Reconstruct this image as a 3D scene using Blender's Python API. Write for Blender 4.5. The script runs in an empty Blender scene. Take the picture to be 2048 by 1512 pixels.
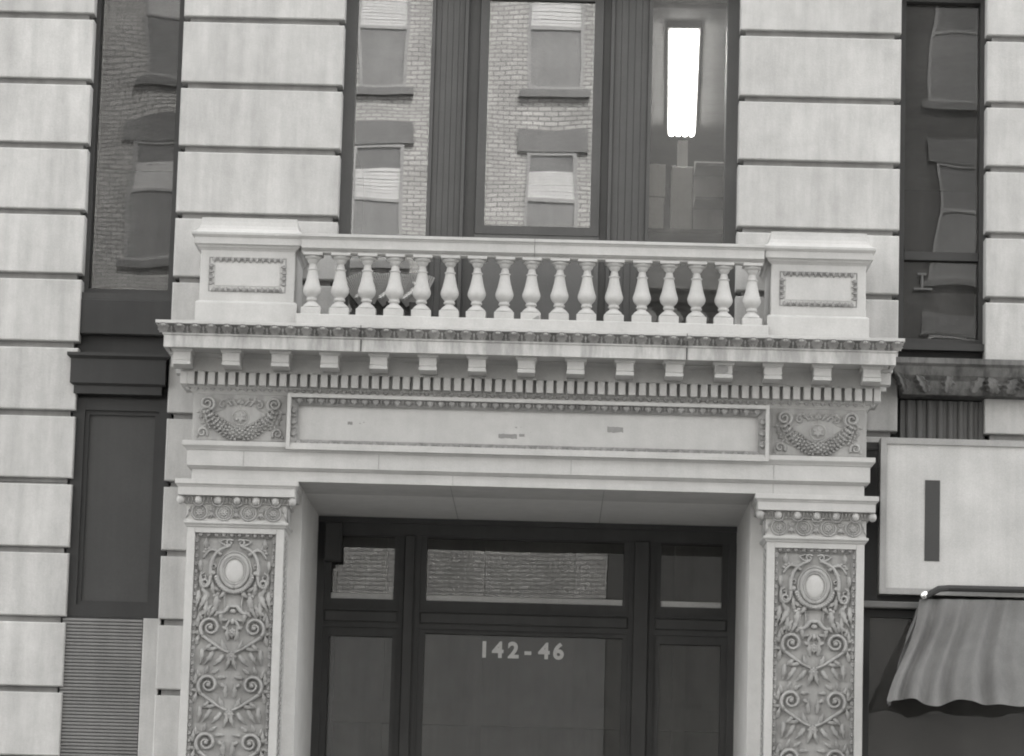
import bpy, math, random
from mathutils import Vector, Matrix
random.seed(7)
S = bpy.context.scene
COL = S.collection
R = math.radians

# ------------------------------------------------------------------ camera
cd = bpy.data.cameras.new('camera'); cam = bpy.data.objects.new('camera', cd); COL.objects.link(cam)
cd.sensor_fit = 'HORIZONTAL'; cd.sensor_width = 36.0; cd.lens = 36.0*6870/2048
cd.clip_start = 0.5; cd.clip_end = 2000
ROT = ((0.9995761715934217, -0.02565109462433307, 0.013765846403753432),
       (0.009786767175304741, -0.14924819942339732, -0.9887513307991702),
       (0.027417081735564012, 0.98846699303186, -0.14893390250597097))
# looking up at the balcony from the far pavement, camera held a degree and a half askew
fwd = -Vector((ROT[0][2], ROT[1][2], ROT[2][2]))
M3 = Matrix(ROT).to_4x4(); M3.translation = Vector((0.2388, -28.0, 1.6))
cam.matrix_world = M3
S.camera = cam

# ------------------------------------------------------------------ sky, sun, exposure
SUN_EL, SUN_AZ = R(50), R(14)          # the sun stands behind the stone front: the front is in open shade
w = bpy.data.worlds.new('World'); S.world = w; w.use_nodes = True
nt = w.node_tree; nt.nodes.clear()
out = nt.nodes.new('ShaderNodeOutputWorld'); bg = nt.nodes.new('ShaderNodeBackground')
sky = nt.nodes.new('ShaderNodeTexSky'); sky.sky_type = 'NISHITA'; sky.sun_disc = False
sky.sun_elevation = SUN_EL; sky.sun_rotation = SUN_AZ; sky.air_density = 1.0; sky.dust_density = 2.5
bw = nt.nodes.new('ShaderNodeRGBToBW')
nt.links.new(sky.outputs[0], bw.inputs[0]); nt.links.new(bw.outputs[0], bg.inputs[0])
bg.inputs[1].default_value = 0.15; nt.links.new(bg.outputs[0], out.inputs[0])
sd = bpy.data.lights.new('sun', 'SUN'); sun = bpy.data.objects.new('sun', sd); COL.objects.link(sun)
sd.energy = 2.4; sd.angle = R(0.6); sd.color = (1, 0.992, 0.98)
sdir = Vector((math.sin(SUN_AZ)*math.cos(SUN_EL), math.cos(SUN_AZ)*math.cos(SUN_EL), math.sin(SUN_EL)))
sun.rotation_euler = sdir.to_track_quat('Z', 'Y').to_euler(); sun.location = sdir*80
S.view_settings.view_transform = 'Standard'; S.view_settings.look = 'None'
S.view_settings.gamma = 1.0; S.view_settings.use_curve_mapping = False
S.view_settings.exposure = 3.22
S.render.engine = 'CYCLES'
S.cycles.max_bounces = 8; S.cycles.diffuse_bounces = 4; S.cycles.glossy_bounces = 4
S.cycles.transparent_max_bounces = 12; S.cycles.filter_width = 1.95
S.cycles.caustics_reflective = False; S.cycles.caustics_refractive = False

# ------------------------------------------------------------------ materials
WARM = (1.0, 0.992, 0.972)
def grey(v): return (v*WARM[0], v*WARM[1], v*WARM[2], 1)
class G:                                       # small node helper
    def __init__(s, name):
        s.m = bpy.data.materials.new(name); s.m.use_nodes = True
        s.t = s.m.node_tree; s.t.nodes.clear()
        s.out = s.n('ShaderNodeOutputMaterial')
    def n(s, typ, **kw):
        nd = s.t.nodes.new(typ)
        for k, v in kw.items(): setattr(nd, k, v)
        return nd
    def l(s, a, b): s.t.links.new(a, b)
    def pos(s, scale=(1, 1, 1)):
        g = s.n('ShaderNodeNewGeometry'); mp = s.n('ShaderNodeMapping'); mp.inputs['Scale'].default_value = scale
        s.l(g.outputs['Position'], mp.inputs['Vector']); return mp.outputs[0]
    def noise(s, vec, scale, detail=4, rough=0.55):
        nz = s.n('ShaderNodeTexNoise'); nz.inputs['Scale'].default_value = scale
        nz.inputs['Detail'].default_value = detail; nz.inputs['Roughness'].default_value = rough
        s.l(vec, nz.inputs['Vector']); return nz.outputs['Fac']
    def ramp(s, fac, a, b, va, vb):
        r = s.n('ShaderNodeMapRange'); r.inputs[1].default_value = a; r.inputs[2].default_value = b
        r.inputs[3].default_value = va; r.inputs[4].default_value = vb; s.l(fac, r.inputs[0]); return r.outputs[0]
    def math(s, op, a, b):
        nd = s.n('ShaderNodeMath', operation=op)
        for i, v in enumerate((a, b)):
            if isinstance(v, (int, float)): nd.inputs[i].default_value = v
            else: s.l(v, nd.inputs[i])
        return nd.outputs[0]
    def tint(s, val):
        c = s.n('ShaderNodeCombineColor')
        for i in range(3): s.l(s.math('MULTIPLY', val, WARM[i]), c.inputs[i])
        return c.outputs[0]

def stone_mat(name, base, streak=0.10, blotch=0.14, grain=0.06, bump=0.0035, rough=0.85, soot=0.0, bevel=0.006, vary=0.0):
    g = G(name); p = g.pos()
    b = g.n('ShaderNodeBsdfPrincipled'); b.inputs['Roughness'].default_value = rough
    b.inputs['Specular IOR Level'].default_value = 0.25
    v = g.ramp(g.noise(p, 1.7, 5, 0.6), 0.3, 0.7, 1-blotch, 1+blotch*0.55)
    st = g.ramp(g.noise(g.pos((5.5, 5.5, 0.35)), 1.0, 4, 0.6), 0.35, 0.68, 1.0+streak*0.4, 1-streak)
    gr = g.ramp(g.noise(p, 100, 3, 0.8), 0.25, 0.75, 1-grain, 1+grain)
    v = g.math('MULTIPLY', g.math('MULTIPLY', v, st), gr)
    fine = g.ramp(g.noise(p, 9, 5, 0.65), 0.35, 0.7, 1.03, 0.95)
    v = g.math('MULTIPLY', v, fine)
    if soot:
        sn = g.ramp(g.noise(g.pos((7, 7, 1.6)), 1.3, 5, 0.65), 0.42, 0.62, 1.0, 1-soot)
        v = g.math('MULTIPLY', v, sn)
    if vary:
        oi = g.n('ShaderNodeObjectInfo'); v = g.math('MULTIPLY', v, g.ramp(oi.outputs['Random'], 0, 1, 1-vary, 1+vary))
    v = g.math('MULTIPLY', v, base)
    g.l(g.tint(v), b.inputs['Base Color'])
    bp = g.n('ShaderNodeBump'); bp.inputs['Strength'].default_value = 0.6; bp.inputs['Distance'].default_value = bump
    g.l(g.noise(p, 38, 5, 0.7), bp.inputs['Height'])
    if bevel:
        bv = g.n('ShaderNodeBevel'); bv.samples = 4; bv.inputs['Radius'].default_value = bevel
        g.l(bv.outputs[0], bp.inputs['Normal'])
    g.l(bp.outputs[0], b.inputs['Normal']); g.l(b.outputs[0], g.out.inputs[0])
    return g.m
def paint_mat(name, base, rough=0.5, var=0.15, metal=0.0, bump=0.001):
    g = G(name); p = g.pos()
    b = g.n('ShaderNodeBsdfPrincipled'); b.inputs['Roughness'].default_value = rough; b.inputs['Metallic'].default_value = metal
    v = g.ramp(g.noise(p, 2.2, 5, 0.6), 0.3, 0.7, 1-var, 1+var)
    v2 = g.ramp(g.noise(g.pos((14, 14, 0.6)), 1.0, 4, 0.6), 0.3, 0.7, 1+var*0.5, 1-var*0.5)
    v = g.math('MULTIPLY', g.math('MULTIPLY', g.math('MULTIPLY', v, v2), g.ramp(g.noise(p, 95, 3, 0.8), 0.25, 0.75, 0.86, 1.14)), base)
    g.l(g.tint(v), b.inputs['Base Color'])
    bp = g.n('ShaderNodeBump'); bp.inputs['Strength'].default_value = 0.5; bp.inputs['Distance'].default_value = bump
    g.l(g.noise(p, 30, 4, 0.6), bp.inputs['Height']); g.l(bp.outputs[0], b.inputs['Normal'])
    g.l(b.outputs[0], g.out.inputs[0]); return g.m
def glass_mat(name, refl, wav=0.0006, scale=1.6, tint=0.75, dust=0.065):
    g = G(name)
    tr = g.n('ShaderNodeBsdfTransparent'); tr.inputs[0].default_value = grey(tint)
    gl = g.n('ShaderNodeBsdfGlossy'); gl.inputs['Roughness'].default_value = 0.0; gl.inputs[0].default_value = (1, 1, 1, 1)
    bp = g.n('ShaderNodeBump'); bp.inputs['Strength'].default_value = 1.0; bp.inputs['Distance'].default_value = wav
    g.l(g.noise(g.pos(), scale, 1.5, 0.4), bp.inputs['Height']); g.l(bp.outputs[0], gl.inputs['Normal'])
    mx = g.n('ShaderNodeMixShader'); mx.inputs[0].default_value = refl
    g.l(tr.outputs[0], mx.inputs[1]); g.l(gl.outputs[0], mx.inputs[2])
    df = g.n('ShaderNodeBsdfDiffuse'); df.inputs[0].default_value = grey(0.45)        # thin film of street dust
    md = g.n('ShaderNodeMixShader')
    dn = g.ramp(g.noise(g.pos((3, 3, 1.2)), 1.0, 5, 0.65), 0.35, 0.7, dust*0.3, dust)
    g.l(dn, md.inputs[0]); g.l(mx.outputs[0], md.inputs[1]); g.l(df.outputs[0], md.inputs[2]); g.l(md.outputs[0], g.out.inputs[0])
    return g.m
def brick_mat(name, base, mortar, w_=0.21, h_=0.0775):
    g = G(name)
    tc = g.n('ShaderNodeNewGeometry'); sp = g.n('ShaderNodeSeparateXYZ'); cb = g.n('ShaderNodeCombineXYZ')
    g.l(tc.outputs['Position'], sp.inputs[0]); g.l(sp.outputs[0], cb.inputs[0]); g.l(sp.outputs[2], cb.inputs[1])
    br = g.n('ShaderNodeTexBrick'); br.inputs['Scale'].default_value = 1.0
    br.inputs['Brick Width'].default_value = w_; br.inputs['Row Height'].default_value = h_
    br.inputs['Mortar Size'].default_value = 0.011; br.inputs['Mortar Smooth'].default_value = 0.1
    br.inputs['Color1'].default_value = grey(base*0.85); br.inputs['Color2'].default_value = grey(base*1.15)
    br.inputs['Mortar'].default_value = grey(mortar); g.l(cb.outputs[0], br.inputs['Vector'])
    mm = g.n('ShaderNodeMix', data_type='RGBA', blend_type='MULTIPLY'); mm.inputs[0].default_value = 1.0
    g.l(br.outputs['Color'], mm.inputs[6])
    v = g.ramp(g.noise(g.pos((1, 1, 0.5)), 0.9, 5, 0.6), 0.3, 0.7, 0.8, 1.15); g.l(g.tint(v), mm.inputs[7])
    b = g.n('ShaderNodeBsdfPrincipled'); b.inputs['Roughness'].default_value = 0.9
    g.l(mm.outputs[2], b.inputs['Base Color']); g.l(b.outputs[0], g.out.inputs[0]); return g.m
def emit_mat(name, s):
    g = G(name); e = g.n('ShaderNodeEmission'); e.inputs[0].default_value = (1, 1, 1, 1); e.inputs[1].default_value = s
    g.l(e.outputs[0], g.out.inputs[0]); return g.m

STONE = stone_mat('limestone', 0.465, streak=0.07, blotch=0.08, grain=0.08)
BLOCK = stone_mat('limestone_block', 0.475, streak=0.13, blotch=0.12, grain=0.10, soot=0.10, vary=0.06)
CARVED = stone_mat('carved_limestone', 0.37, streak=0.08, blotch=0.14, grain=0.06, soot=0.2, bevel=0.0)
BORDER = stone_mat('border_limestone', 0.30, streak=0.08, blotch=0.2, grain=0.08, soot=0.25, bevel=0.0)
RECESS = stone_mat('smooth_recess_stone', 0.60, streak=0.03, blotch=0.05, grain=0.04)
GRIMY_SHADE = stone_mat('grimy_shaded_limestone', 0.20, streak=0.15, blotch=0.20, grain=0.07, soot=0.35, bevel=0.0)
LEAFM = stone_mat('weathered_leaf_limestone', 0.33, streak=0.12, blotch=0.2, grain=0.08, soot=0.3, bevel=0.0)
STAINED = stone_mat('stained_limestone', 0.50, streak=0.12, blotch=0.12, grain=0.08, soot=0.34)
JOINT = stone_mat('joint_stone', 0.30, streak=0.2, blotch=0.2, bevel=0.0)
PATCH = paint_mat('patch_mortar', 0.24, 0.9, 0.1)
MOTTLED = stone_mat('mottled_stone', 0.17, streak=0.1, blotch=0.5, grain=0.1, soot=0.5)
FRAME = paint_mat('window_paint', 0.066, 0.7, 0.12)
FRAME_DARK = paint_mat('dark_window_paint', 0.035, 0.7, 0.12)
DOOR = paint_mat('door_bronze', 0.038, 0.65, 0.2)
IRON = paint_mat('dark_shop_metal', 0.022, 0.7, 0.2)
SHUT = paint_mat('shop_panel_paint', 0.042, 0.7, 0.12)
PANEL = paint_mat('panel_paint', 0.10, 0.6, 0.1)
LEDGE = paint_mat('pale_ledge', 0.5, 0.7, 0.1)
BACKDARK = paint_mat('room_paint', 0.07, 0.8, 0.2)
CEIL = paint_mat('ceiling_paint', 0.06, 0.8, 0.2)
CARTON2 = paint_mat('wall_board', 0.32, 0.8, 0.15)
BOXM = paint_mat('carton', 0.55, 0.8, 0.1)
PAPER = paint_mat('paper', 0.62, 0.8, 0.1)
FANM = paint_mat('fan_paper', 0.38, 0.8, 0.1)
SIGNF = paint_mat('sign_face', 0.42, 0.6, 0.13)
SIGNE = paint_mat('sign_frame', 0.27, 0.5, 0.1)
BLACK = paint_mat('sign_black', 0.03, 0.5, 0.1)
CLOTH = paint_mat('awning_cloth', 0.12, 0.9, 0.14)
CHROME = paint_mat('bright_metal', 0.8, 0.25, 0.05, 1.0)
WHITE = paint_mat('white_lettering', 0.6, 0.6, 0.05)
GLASS_L = glass_mat('glass_wavy', 0.108, 0.0017, 0.9)
GLASS_S = glass_mat('glass_very_wavy', 0.036, 0.0042, 0.8)
GLASS_R = glass_mat('glass_clear', 0.10, 0.0007, 1.5)
GLASS_D = glass_mat('glass_door', 0.030, 0.0008, 0.8, dust=0.06)
TUBE = emit_mat('lit_tube', 8.0)
BRICK = brick_mat('pale_brick', 0.30, 0.125)
BRICKD = brick_mat('dark_brick', 0.06, 0.045)
BRICKG = brick_mat('grey_brick', 0.26, 0.16)
RIB = paint_mat('reflection_rib_paint', 0.17, 0.6, 0.15)
TRIM = paint_mat('brown_trim', 0.10, 0.7, 0.15)
FARF = paint_mat('far_window_frame', 0.20, 0.6, 0.1)
BLIND = paint_mat('blind', 0.40, 0.7, 0.05)
OPPANE = paint_mat('far_pane', 0.10, 0.2, 0.2)
OPPANE2 = paint_mat('far_lower_pane', 0.13, 0.3, 0.15)
ASPHALT = paint_mat('asphalt', 0.045, 0.9, 0.3)
PAVE = paint_mat('pavement', 0.16, 0.9, 0.15)

# ------------------------------------------------------------------ mesh helpers
class M:
    def __init__(s): s.v = []; s.f = []
    def add(s, vs, fs):
        o = len(s.v); s.v += [tuple(v) for v in vs]; s.f += [tuple(i+o for i in f) for f in fs]; return s
    def box(s, x0, x1, y0, y1, z0, z1, c=0.0):
        if c <= 0:
            vs = [(x0,y0,z0),(x1,y0,z0),(x1,y1,z0),(x0,y1,z0),(x0,y0,z1),(x1,y0,z1),(x1,y1,z1),(x0,y1,z1)]
            return s.add(vs, [(0,3,2,1),(4,5,6,7),(0,1,5,4),(1,2,6,5),(2,3,7,6),(3,0,4,7)])
        # chamfered: front face (at y0) pulled in by c on all sides
        vs = [(x0+c,y0,z0+c),(x1-c,y0,z0+c),(x1-c,y0,z1-c),(x0+c,y0,z1-c),
              (x0,y0+c,z0),(x1,y0+c,z0),(x1,y0+c,z1),(x0,y0+c,z1),
              (x0,y1,z0),(x1,y1,z0),(x1,y1,z1),(x0,y1,z1)]
        fs = [(0,1,2,3),(8,11,10,9)]
        for i in range(4):
            j = (i+1) % 4; fs += [(4+i,4+j,j,i),(8+i,8+j,4+j,4+i)]
        return s.add(vs, fs)
    def mould(s, prof, x0, x1, yf, yb, seg=1):
        """profile (outward d, z) from bottom to top, carried round left side, front and right side"""
        n = len(prof); vs = []
        for d, z in prof:
            vs += [(x0-d, yb, z), (x0-d, yf-d, z), (x1+d, yf-d, z), (x1+d, yb, z)]
        fs = []
        for i in range(n-1):
            a, b = 4*i, 4*i+4
            for k in range(4):
                j = (k+1) % 4; fs.append((a+k, a+j, b+j, b+k))
        fs += [(3,2,1,0), (4*n-4, 4*n-3, 4*n-2, 4*n-1)]
        return s.add(vs, fs)
    def lathe(s, prof, cx=0, cy=0, n=20):
        vs = []; fs = []; m = len(prof)
        for r, z in prof:
            for k in range(n):
                a = 2*math.pi*k/n; vs.append((cx+r*math.cos(a), cy+r*math.sin(a), z))
        for i in range(m-1):
            for k in range(n):
                j = (k+1) % n; fs.append((i*n+k, i*n+j, (i+1)*n+j, (i+1)*n+k))
        fs += [tuple(range(n-1,-1,-1)), tuple((m-1)*n+k for k in range(n))]
        return s.add(vs, fs)
    def sweep(s, pts, rad, n=6, flat=1.0):
        """tube lying in the wall plane (x,z); y is carried in pts, flat squashes its depth"""
        vs = []; fs = []; m = len(pts)
        for i, p in enumerate(pts):
            a = pts[max(i-1,0)]; b = pts[min(i+1,m-1)]
            dx, dz = b[0]-a[0], b[2]-a[2]; L = math.hypot(dx, dz) or 1e-9; nx, nz = -dz/L, dx/L
            r = rad[i] if isinstance(rad, (list, tuple)) else rad
            for k in range(n):
                t = 2*math.pi*k/n
                vs.append((p[0]+nx*r*math.cos(t), p[1]-r*flat*math.sin(t), p[2]+nz*r*math.cos(t)))
        for i in range(m-1):
            for k in range(n):
                j = (k+1) % n; fs.append((i*n+k, i*n+j, (i+1)*n+j, (i+1)*n+k))
        fs += [tuple(range(n-1,-1,-1)), tuple((m-1)*n+k for k in range(n))]
        return s.add(vs, fs)
    def leaf(s, x, z, ang, L, W, h, y, curl=0.0, lobes=0):
        """raised leaf on a wall facing -y: pointed, with a proud midrib"""
        ca, sa = math.cos(ang), math.sin(ang); vs = []; fs = []
        N = 7 if not lobes else 2*lobes+3
        for i in range(N):
            t = i/(N-1); wd = W*0.5*math.sin(math.pi*min(1, 0.08+0.92*t)**0.8)
            if lobes and i % 2 == 0 and 0 < i < N-1: wd *= 0.62
            off = curl*t*t*L; hh = 1.7*h*math.sin(math.pi*(0.12+0.8*t))
            for kk, (q, dy) in enumerate(((-1, 0.004), (-0.5, -0.75*hh), (0, -hh*0.62), (0.5, -0.75*hh), (1, 0.004))):
                u = t*L; vv = q*wd+off
                vs.append((x+ca*u-sa*vv, y+dy, z+sa*u+ca*vv))
        for i in range(N-1):
            for k in range(4): fs.append((5*i+k, 5*i+5+k, 5*i+6+k, 5*i+1+k))
        return s.add(vs, fs)
    def dome(s, x, z, rx, rz, h, y, n=14, rings=4):
        vs = []; fs = []
        for r in range(rings):
            a = math.pi/2*r/rings; cr, sr = math.cos(a), math.sin(a)
            for k in range(n):
                t = 2*math.pi*k/n; vs.append((x+rx*cr*math.cos(t), y-h*sr+0.002, z+rz*cr*math.sin(t)))
        vs.append((x, y-h+0.002, z))
        for r in range(rings-1):
            for k in range(n):
                j = (k+1) % n; fs.append((r*n+k, r*n+j, (r+1)*n+j, (r+1)*n+k))
        for k in range(n): fs.append(((rings-1)*n+k, (rings-1)*n+(k+1) % n, rings*n))
        return s.add(vs, fs)
    def ring(s, x, z, rx, rz, tr, y, n=24, flat=1.0, a0=-math.pi/2, a1=1.5*math.pi):
        pts = [(x+rx*math.cos(a0+(a1-a0)*i/n), y, z+rz*math.sin(a0+(a1-a0)*i/n)) for i in range(n+1)]
        return s.sweep(pts, tr, 6, flat)
    def spiral(s, x, z, r0, r1, a0, a1, tr0, tr1, y, n=26, flat=1.5, rise=0.0):
        pts = []; rd = []
        for i in range(n+1):
            t = i/n; a = a0+(a1-a0)*t; r = r0+(r1-r0)*t**0.85
            pts.append((x+r*math.cos(a), y-rise*t, z+r*math.sin(a))); rd.append(tr0+(tr1-tr0)*t)
        return s.sweep(pts, rd, 6, flat)
    def curve(s, pts, r0, r1, y, n=14, flat=1.5):
        """quadratic bezier stem through 3 (x,z) points"""
        (a, b, c) = pts; P = []; rd = []
        for i in range(n+1):
            t = i/n
            P.append(((1-t)**2*a[0]+2*t*(1-t)*b[0]+t*t*c[0], y, (1-t)**2*a[1]+2*t*(1-t)*b[1]+t*t*c[1])); rd.append(r0+(r1-r0)*t)
        return s.sweep(P, rd, 6, flat)

def mesh(name, m, mat, smooth=False):
    me = bpy.data.meshes.new(name); me.from_pydata(m.v, [], m.f); me.materials.append(mat)
    if smooth: me.polygons.foreach_set('use_smooth', [True]*len(me.polygons))
    me.update(); return me
def obj(name, m, mat=None, parent=None, loc=(0, 0, 0), smooth=False, stuff=False, label=None):
    me = mesh(name, m, mat, smooth) if isinstance(m, M) else m
    o = bpy.data.objects.new(name, me); COL.objects.link(o); o.location = loc
    if parent is not None: o.parent = parent
    if stuff: o['kind'] = 'stuff'
    if label: o['label'] = label
    return o
def thing(name, label, cat, loc=(0, 0, 0), group=None):
    o = bpy.data.objects.new(name, None); COL.objects.link(o); o.location = loc; o.empty_display_size = 0.3
    o['label'] = label; o['category'] = cat
    if group: o['group'] = group
    return o
def tag(o, label, cat, group=None):
    o['label'] = label; o['category'] = cat
    if group: o['group'] = group
    return o
def struct(name, m, mat):
    o = obj(name, m, mat); o['kind'] = 'structure'; return o

# ------------------------------------------------------------------ ground
struct('road', M().box(-70, 70, -27.0, -3.6, -0.5, 0.0), ASPHALT)
struct('pavement', M().box(-70, 70, -3.6, 0.4, -0.5, 0.13), PAVE)
struct('far_pavement', M().box(-70, 70, -31.2, -27.0, -0.5, 0.13), PAVE)
struct('ground', M().box(-400, 400, -400, 400, -1.2, -0.55), ASPHALT)

struct('bounce_floor', M().box(-1.84, 1.83, -0.3, 2.35, 0.05, 0.22, 0.01), LEDGE)  # unseen pale floor added to bounce skylight up into the recess
# ------------------------------------------------------------------ the stone building
B = thing('stone_building', 'pale stone building front with balustraded balcony over a carved entrance portico', 'building')
XL0, XL1, XR0, XR1 = -2.985, -1.635, 1.680, 3.025      # the two inner piers
OL0, OL1, OR0, OR1 = -5.60, -3.74, 3.74, 5.60          # the outer piers

# shell: floors, back, sides and roof so the rooms behind the glass are dark rooms
wm = M()
wm.box(-5.6, 5.6, 8.0, 8.3, 0, 14)
wm.box(-5.9, -5.6, 0.10, 8.3, 0, 14).box(5.6, 5.9, 0.10, 8.3, 0, 14)
wm.box(-5.6, 5.6, 0.5, 8.0, 5.70, 6.06)
wm.box(-5.6, 5.6, 0.5, 8.0, 9.16, 9.5)
wm.box(-5.9, 5.9, 0.10, 8.3, 14, 14.3)
wm.box(-5.6, 5.6, 0.5, 8.0, 0.02, 0.12)
wm.box(-1.9, -1.86, 2.4, 8, 0.12, 5.7).box(1.86, 1.9, 2.4, 8, 0.12, 5.7)
wm.box(-2.3, -1.9, 0.5, 8, 6.06, 9.16).box(1.95, 2.3, 0.5, 8, 6.06, 9.16)
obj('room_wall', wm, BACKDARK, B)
lb = M().box(-1.86, 1.86, 5.2, 5.3, 0.12, 5.7)
for x in (-1.5, -0.55, 0.45, 1.4): lb.box(x, x+0.12, 5.05, 5.2, 0.12, 5.69)
lb.box(-1.86, 1.86, 5.0, 5.2, 3.2, 3.4)
obj('lobby_wall', lb, CARTON2, B)
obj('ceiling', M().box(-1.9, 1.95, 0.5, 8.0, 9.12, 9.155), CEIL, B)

def pier(x0, x1, ztop, zjoints):
    cm = M().box(x0+0.05, x1-0.05, 0.065, 0.55, 4.86, ztop)
    if abs(x0) > 3.1: cm.box(x0+0.05, x1-0.05, 0.065, 0.55, 0.13, 4.855)
    elif x0 < 0: cm.box(x0+0.045, -1.91, 0.045, 0.55, 0.13, 4.855)
    else: cm.box(1.91, x1-0.045, 0.045, 0.55, 0.13, 4.855)
    core = obj('pier', cm, JOINT, B)
    zs = zjoints
    for i in range(len(zs)-1):
        wv = random.uniform(-0.004, 0.003)
        xa, xb = x0, x1
        if zs[i+1] < 4.9 and abs(x0) < 3.1:              # beside the entrance the pier stops at the jamb
            if x0 < 0: xb = -1.90
            else: xa = 1.90
        obj('stone_block', M().box(xa, xb, wv, 0.53, zs[i]+0.028+random.uniform(-.003, .003), zs[i+1]-0.024+random.uniform(-.003, .003), 0.009), BLOCK, core)
    return core
ZJ = [0.13, 0.32, 0.89, 1.45, 2.02, 2.59, 3.155, 3.725, 4.295, 4.865, 5.43, 6.00, 6.573, 7.115, 7.680, 8.225, 8.79, 9.35, 9.92, 10.48, 11.05, 11.6, 12.2, 12.8, 13.4, 14.0]
for a, b in ((XL0, XL1), (XR0, XR1), (OL0, OL1), (OR0, OR1)):
    pier(a, b, 14.0, ZJ)
# lintels over the upper windows (above the picture)
lm = M().box(XL1-0.05, XR0+0.05, 0.03, 0.5, 9.22, 14.0).box(OL1-0.05, XL0+0.05, 0.03, 0.5, 9.22, 14).box(XR1-0.05, OR0+0.05, 0.03, 0.5, 9.22, 14)
obj('lintel', lm, STONE, B)

# ---- the triple window
def rect_frame(m, x0, x1, z0, z1, w_, y0, y1, wb=None, wt=None):
    wb = w_ if wb is None else wb; wt = w_ if wt is None else wt
    m.box(x0, x0+w_, y0, y1, z0, z1); m.box(x1-w_, x1, y0, y1, z0, z1)
    m.box(x0+w_, x1-w_, y0+0.002, y1, z0, z0+wb); m.box(x0+w_, x1-w_, y0+0.002, y1, z1-wt, z1)
    return m
fm = M()
fm.box(XL1-0.02, -1.54, 0.17, 0.45, 6.04, 9.25)
fm.box(1.58, XR0+0.02, 0.17, 0.45, 6.04, 9.25)
fm.box(-1.54, 1.58, 0.172, 0.45, 9.16, 9.25)
fm.box(-1.54, -0.909, 0.175, 0.45, 6.04, 6.33).box(0.951, 1.58, 0.175, 0.45, 6.04, 6.33)
UW = obj('upper_window', fm, FRAME, B, label='dark painted triple window above the balcony')
def mullion(x0, x1):
    m = M().box(x0, x1, 0.20, 0.45, 6.05, 9.16)
    n = 5; pw = (x1-x0-0.06)/n
    for i in range(n):                                 # reeded face
        xa = x0+0.03+i*pw
        m.box(xa+0.001, xa+pw-0.001, 0.195, 0.21, 6.06, 9.15, 0.003)
    m.box(x0, x0+0.03, 0.176, 0.22, 6.05, 9.16).box(x1-0.03, x1, 0.176, 0.22, 6.05, 9.16)
    return m
obj('mullion', mullion(-0.909, -0.60), FRAME, UW)
obj('mullion', mullion(0.603, 0.951), FRAME, UW)
sm = M().box(-0.598, -0.503, 0.23, 0.45, 6.05, 9.16)
sm.box(0.540, 0.601, 0.23, 0.45, 6.05, 9.16)
rect_frame(sm, -0.50, 0.537, 7.062, 9.158, 0.075, 0.205, 0.40, wb=0.073)
obj('sash', sm, FRAME, UW)
pm = M().box(-0.503, 0.540, 0.215, 0.40, 6.05, 7.06)
pm.box(-0.46, 0.50, 0.202, 0.22, 6.12, 6.98, 0.012)
obj('spandrel_panel', pm, PANEL, UW)
obj('pane', M().box(-1.545, -0.905, 0.250, 0.258, 6.33, 9.16), GLASS_L, UW)
obj('pane', M().box(-0.43, 0.468, 0.250, 0.258, 7.13, 9.09), GLASS_L, UW)
obj('pane', M().box(0.948, 1.585, 0.250, 0.258, 6.33, 9.16), GLASS_R, UW)

# ---- narrow side windows and the shopfronts under them
def side_window(x0, x1, zb):
    m = M(); rect_frame(m, x0, x1, zb, 9.2, 0.065, 0.16, 0.42, wb=0.05)
    m.box(x0-0.02, x1+0.02, 0.05, 0.45, zb-0.06, zb-0.002)
    sw = obj('side_window', m, FRAME_DARK, B)
    obj('pane', M().box(x0+0.06, x1-0.06, 0.25, 0.258, zb+0.04, 9.14), GLASS_S, sw)
    return sw
swl = side_window(OL1-0.03, XL0+0.01, 6.456)
swr = side_window(XR1-0.01, OR0+0.03, 6.21)
obj('meeting_rail', M().box(XR1+0.06, OR0-0.04, 0.19, 0.30, 6.93, 7.00), FRAME_DARK, swr)
obj('latch_reflection', M().box(3.20, 3.27, 0.165, 0.19, 6.80, 6.815).lathe([(0.012, 6.69), (0.012, 6.80)], 3.235, 0.18, 8).box(3.17, 3.32, 0.17, 0.19, 6.675, 6.69), PANEL, swr)  # T-shaped reflection in the lower pane, built as solid bars

# left: dark shopfront between the piers
SL = obj('shopfront', M().box(OL1-0.04, XL0+0.04, 0.12, 0.5, 5.56, 6.40), IRON, B, label='dark metal shopfront left of the portico')
obj('spandrel_panel', M().box(OL1-0.03, XL0+0.03, 0.03, 0.13, 6.10, 6.395, 0.01), IRON, SL)
obj('shop_cornice', M().mould([(0, 5.595), (0.0, 5.66), (0.03, 5.68), (0.03, 5.88), (0.06, 5.905), (0.06, 5.93)], OL1-0.02, XL0-0.05, -0.03, 0.2), IRON, SL)
m = M(); rect_frame(m, OL1-0.03, XL0+0.03, 3.76, 5.57, 0.10, 0.06, 0.4)
rect_frame(m, OL1+0.07, XL0-0.07, 3.86, 5.47, 0.035, 0.085, 0.3)
obj('shop_frame', m, IRON, SL)
obj('shop_panel', M().box(OL1+0.10, XL0-0.10, 0.11, 0.16, 3.89, 5.44), SHUT, SL)
m = M()
for k in range(128): m.box(OL1-0.03, -3.112, 0.03, 0.06, 0.14+k*0.0282, 0.14+k*0.0282+0.0235, 0.006)
rp = obj('reflection_panel', M().box(OL1-0.03, -3.11, 0.05, 0.4, 0.13, 3.757), IRON, SL)  # pale fine-lined reflection, built as a solid panel with ribs
obj('rib', m, RIB, rp, stuff=True)
obj('stone_strip', M().box(-3.107, XL0+0.02, 0.012, 0.4, 0.13, 3.757, 0.006), BLOCK, SL)

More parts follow.
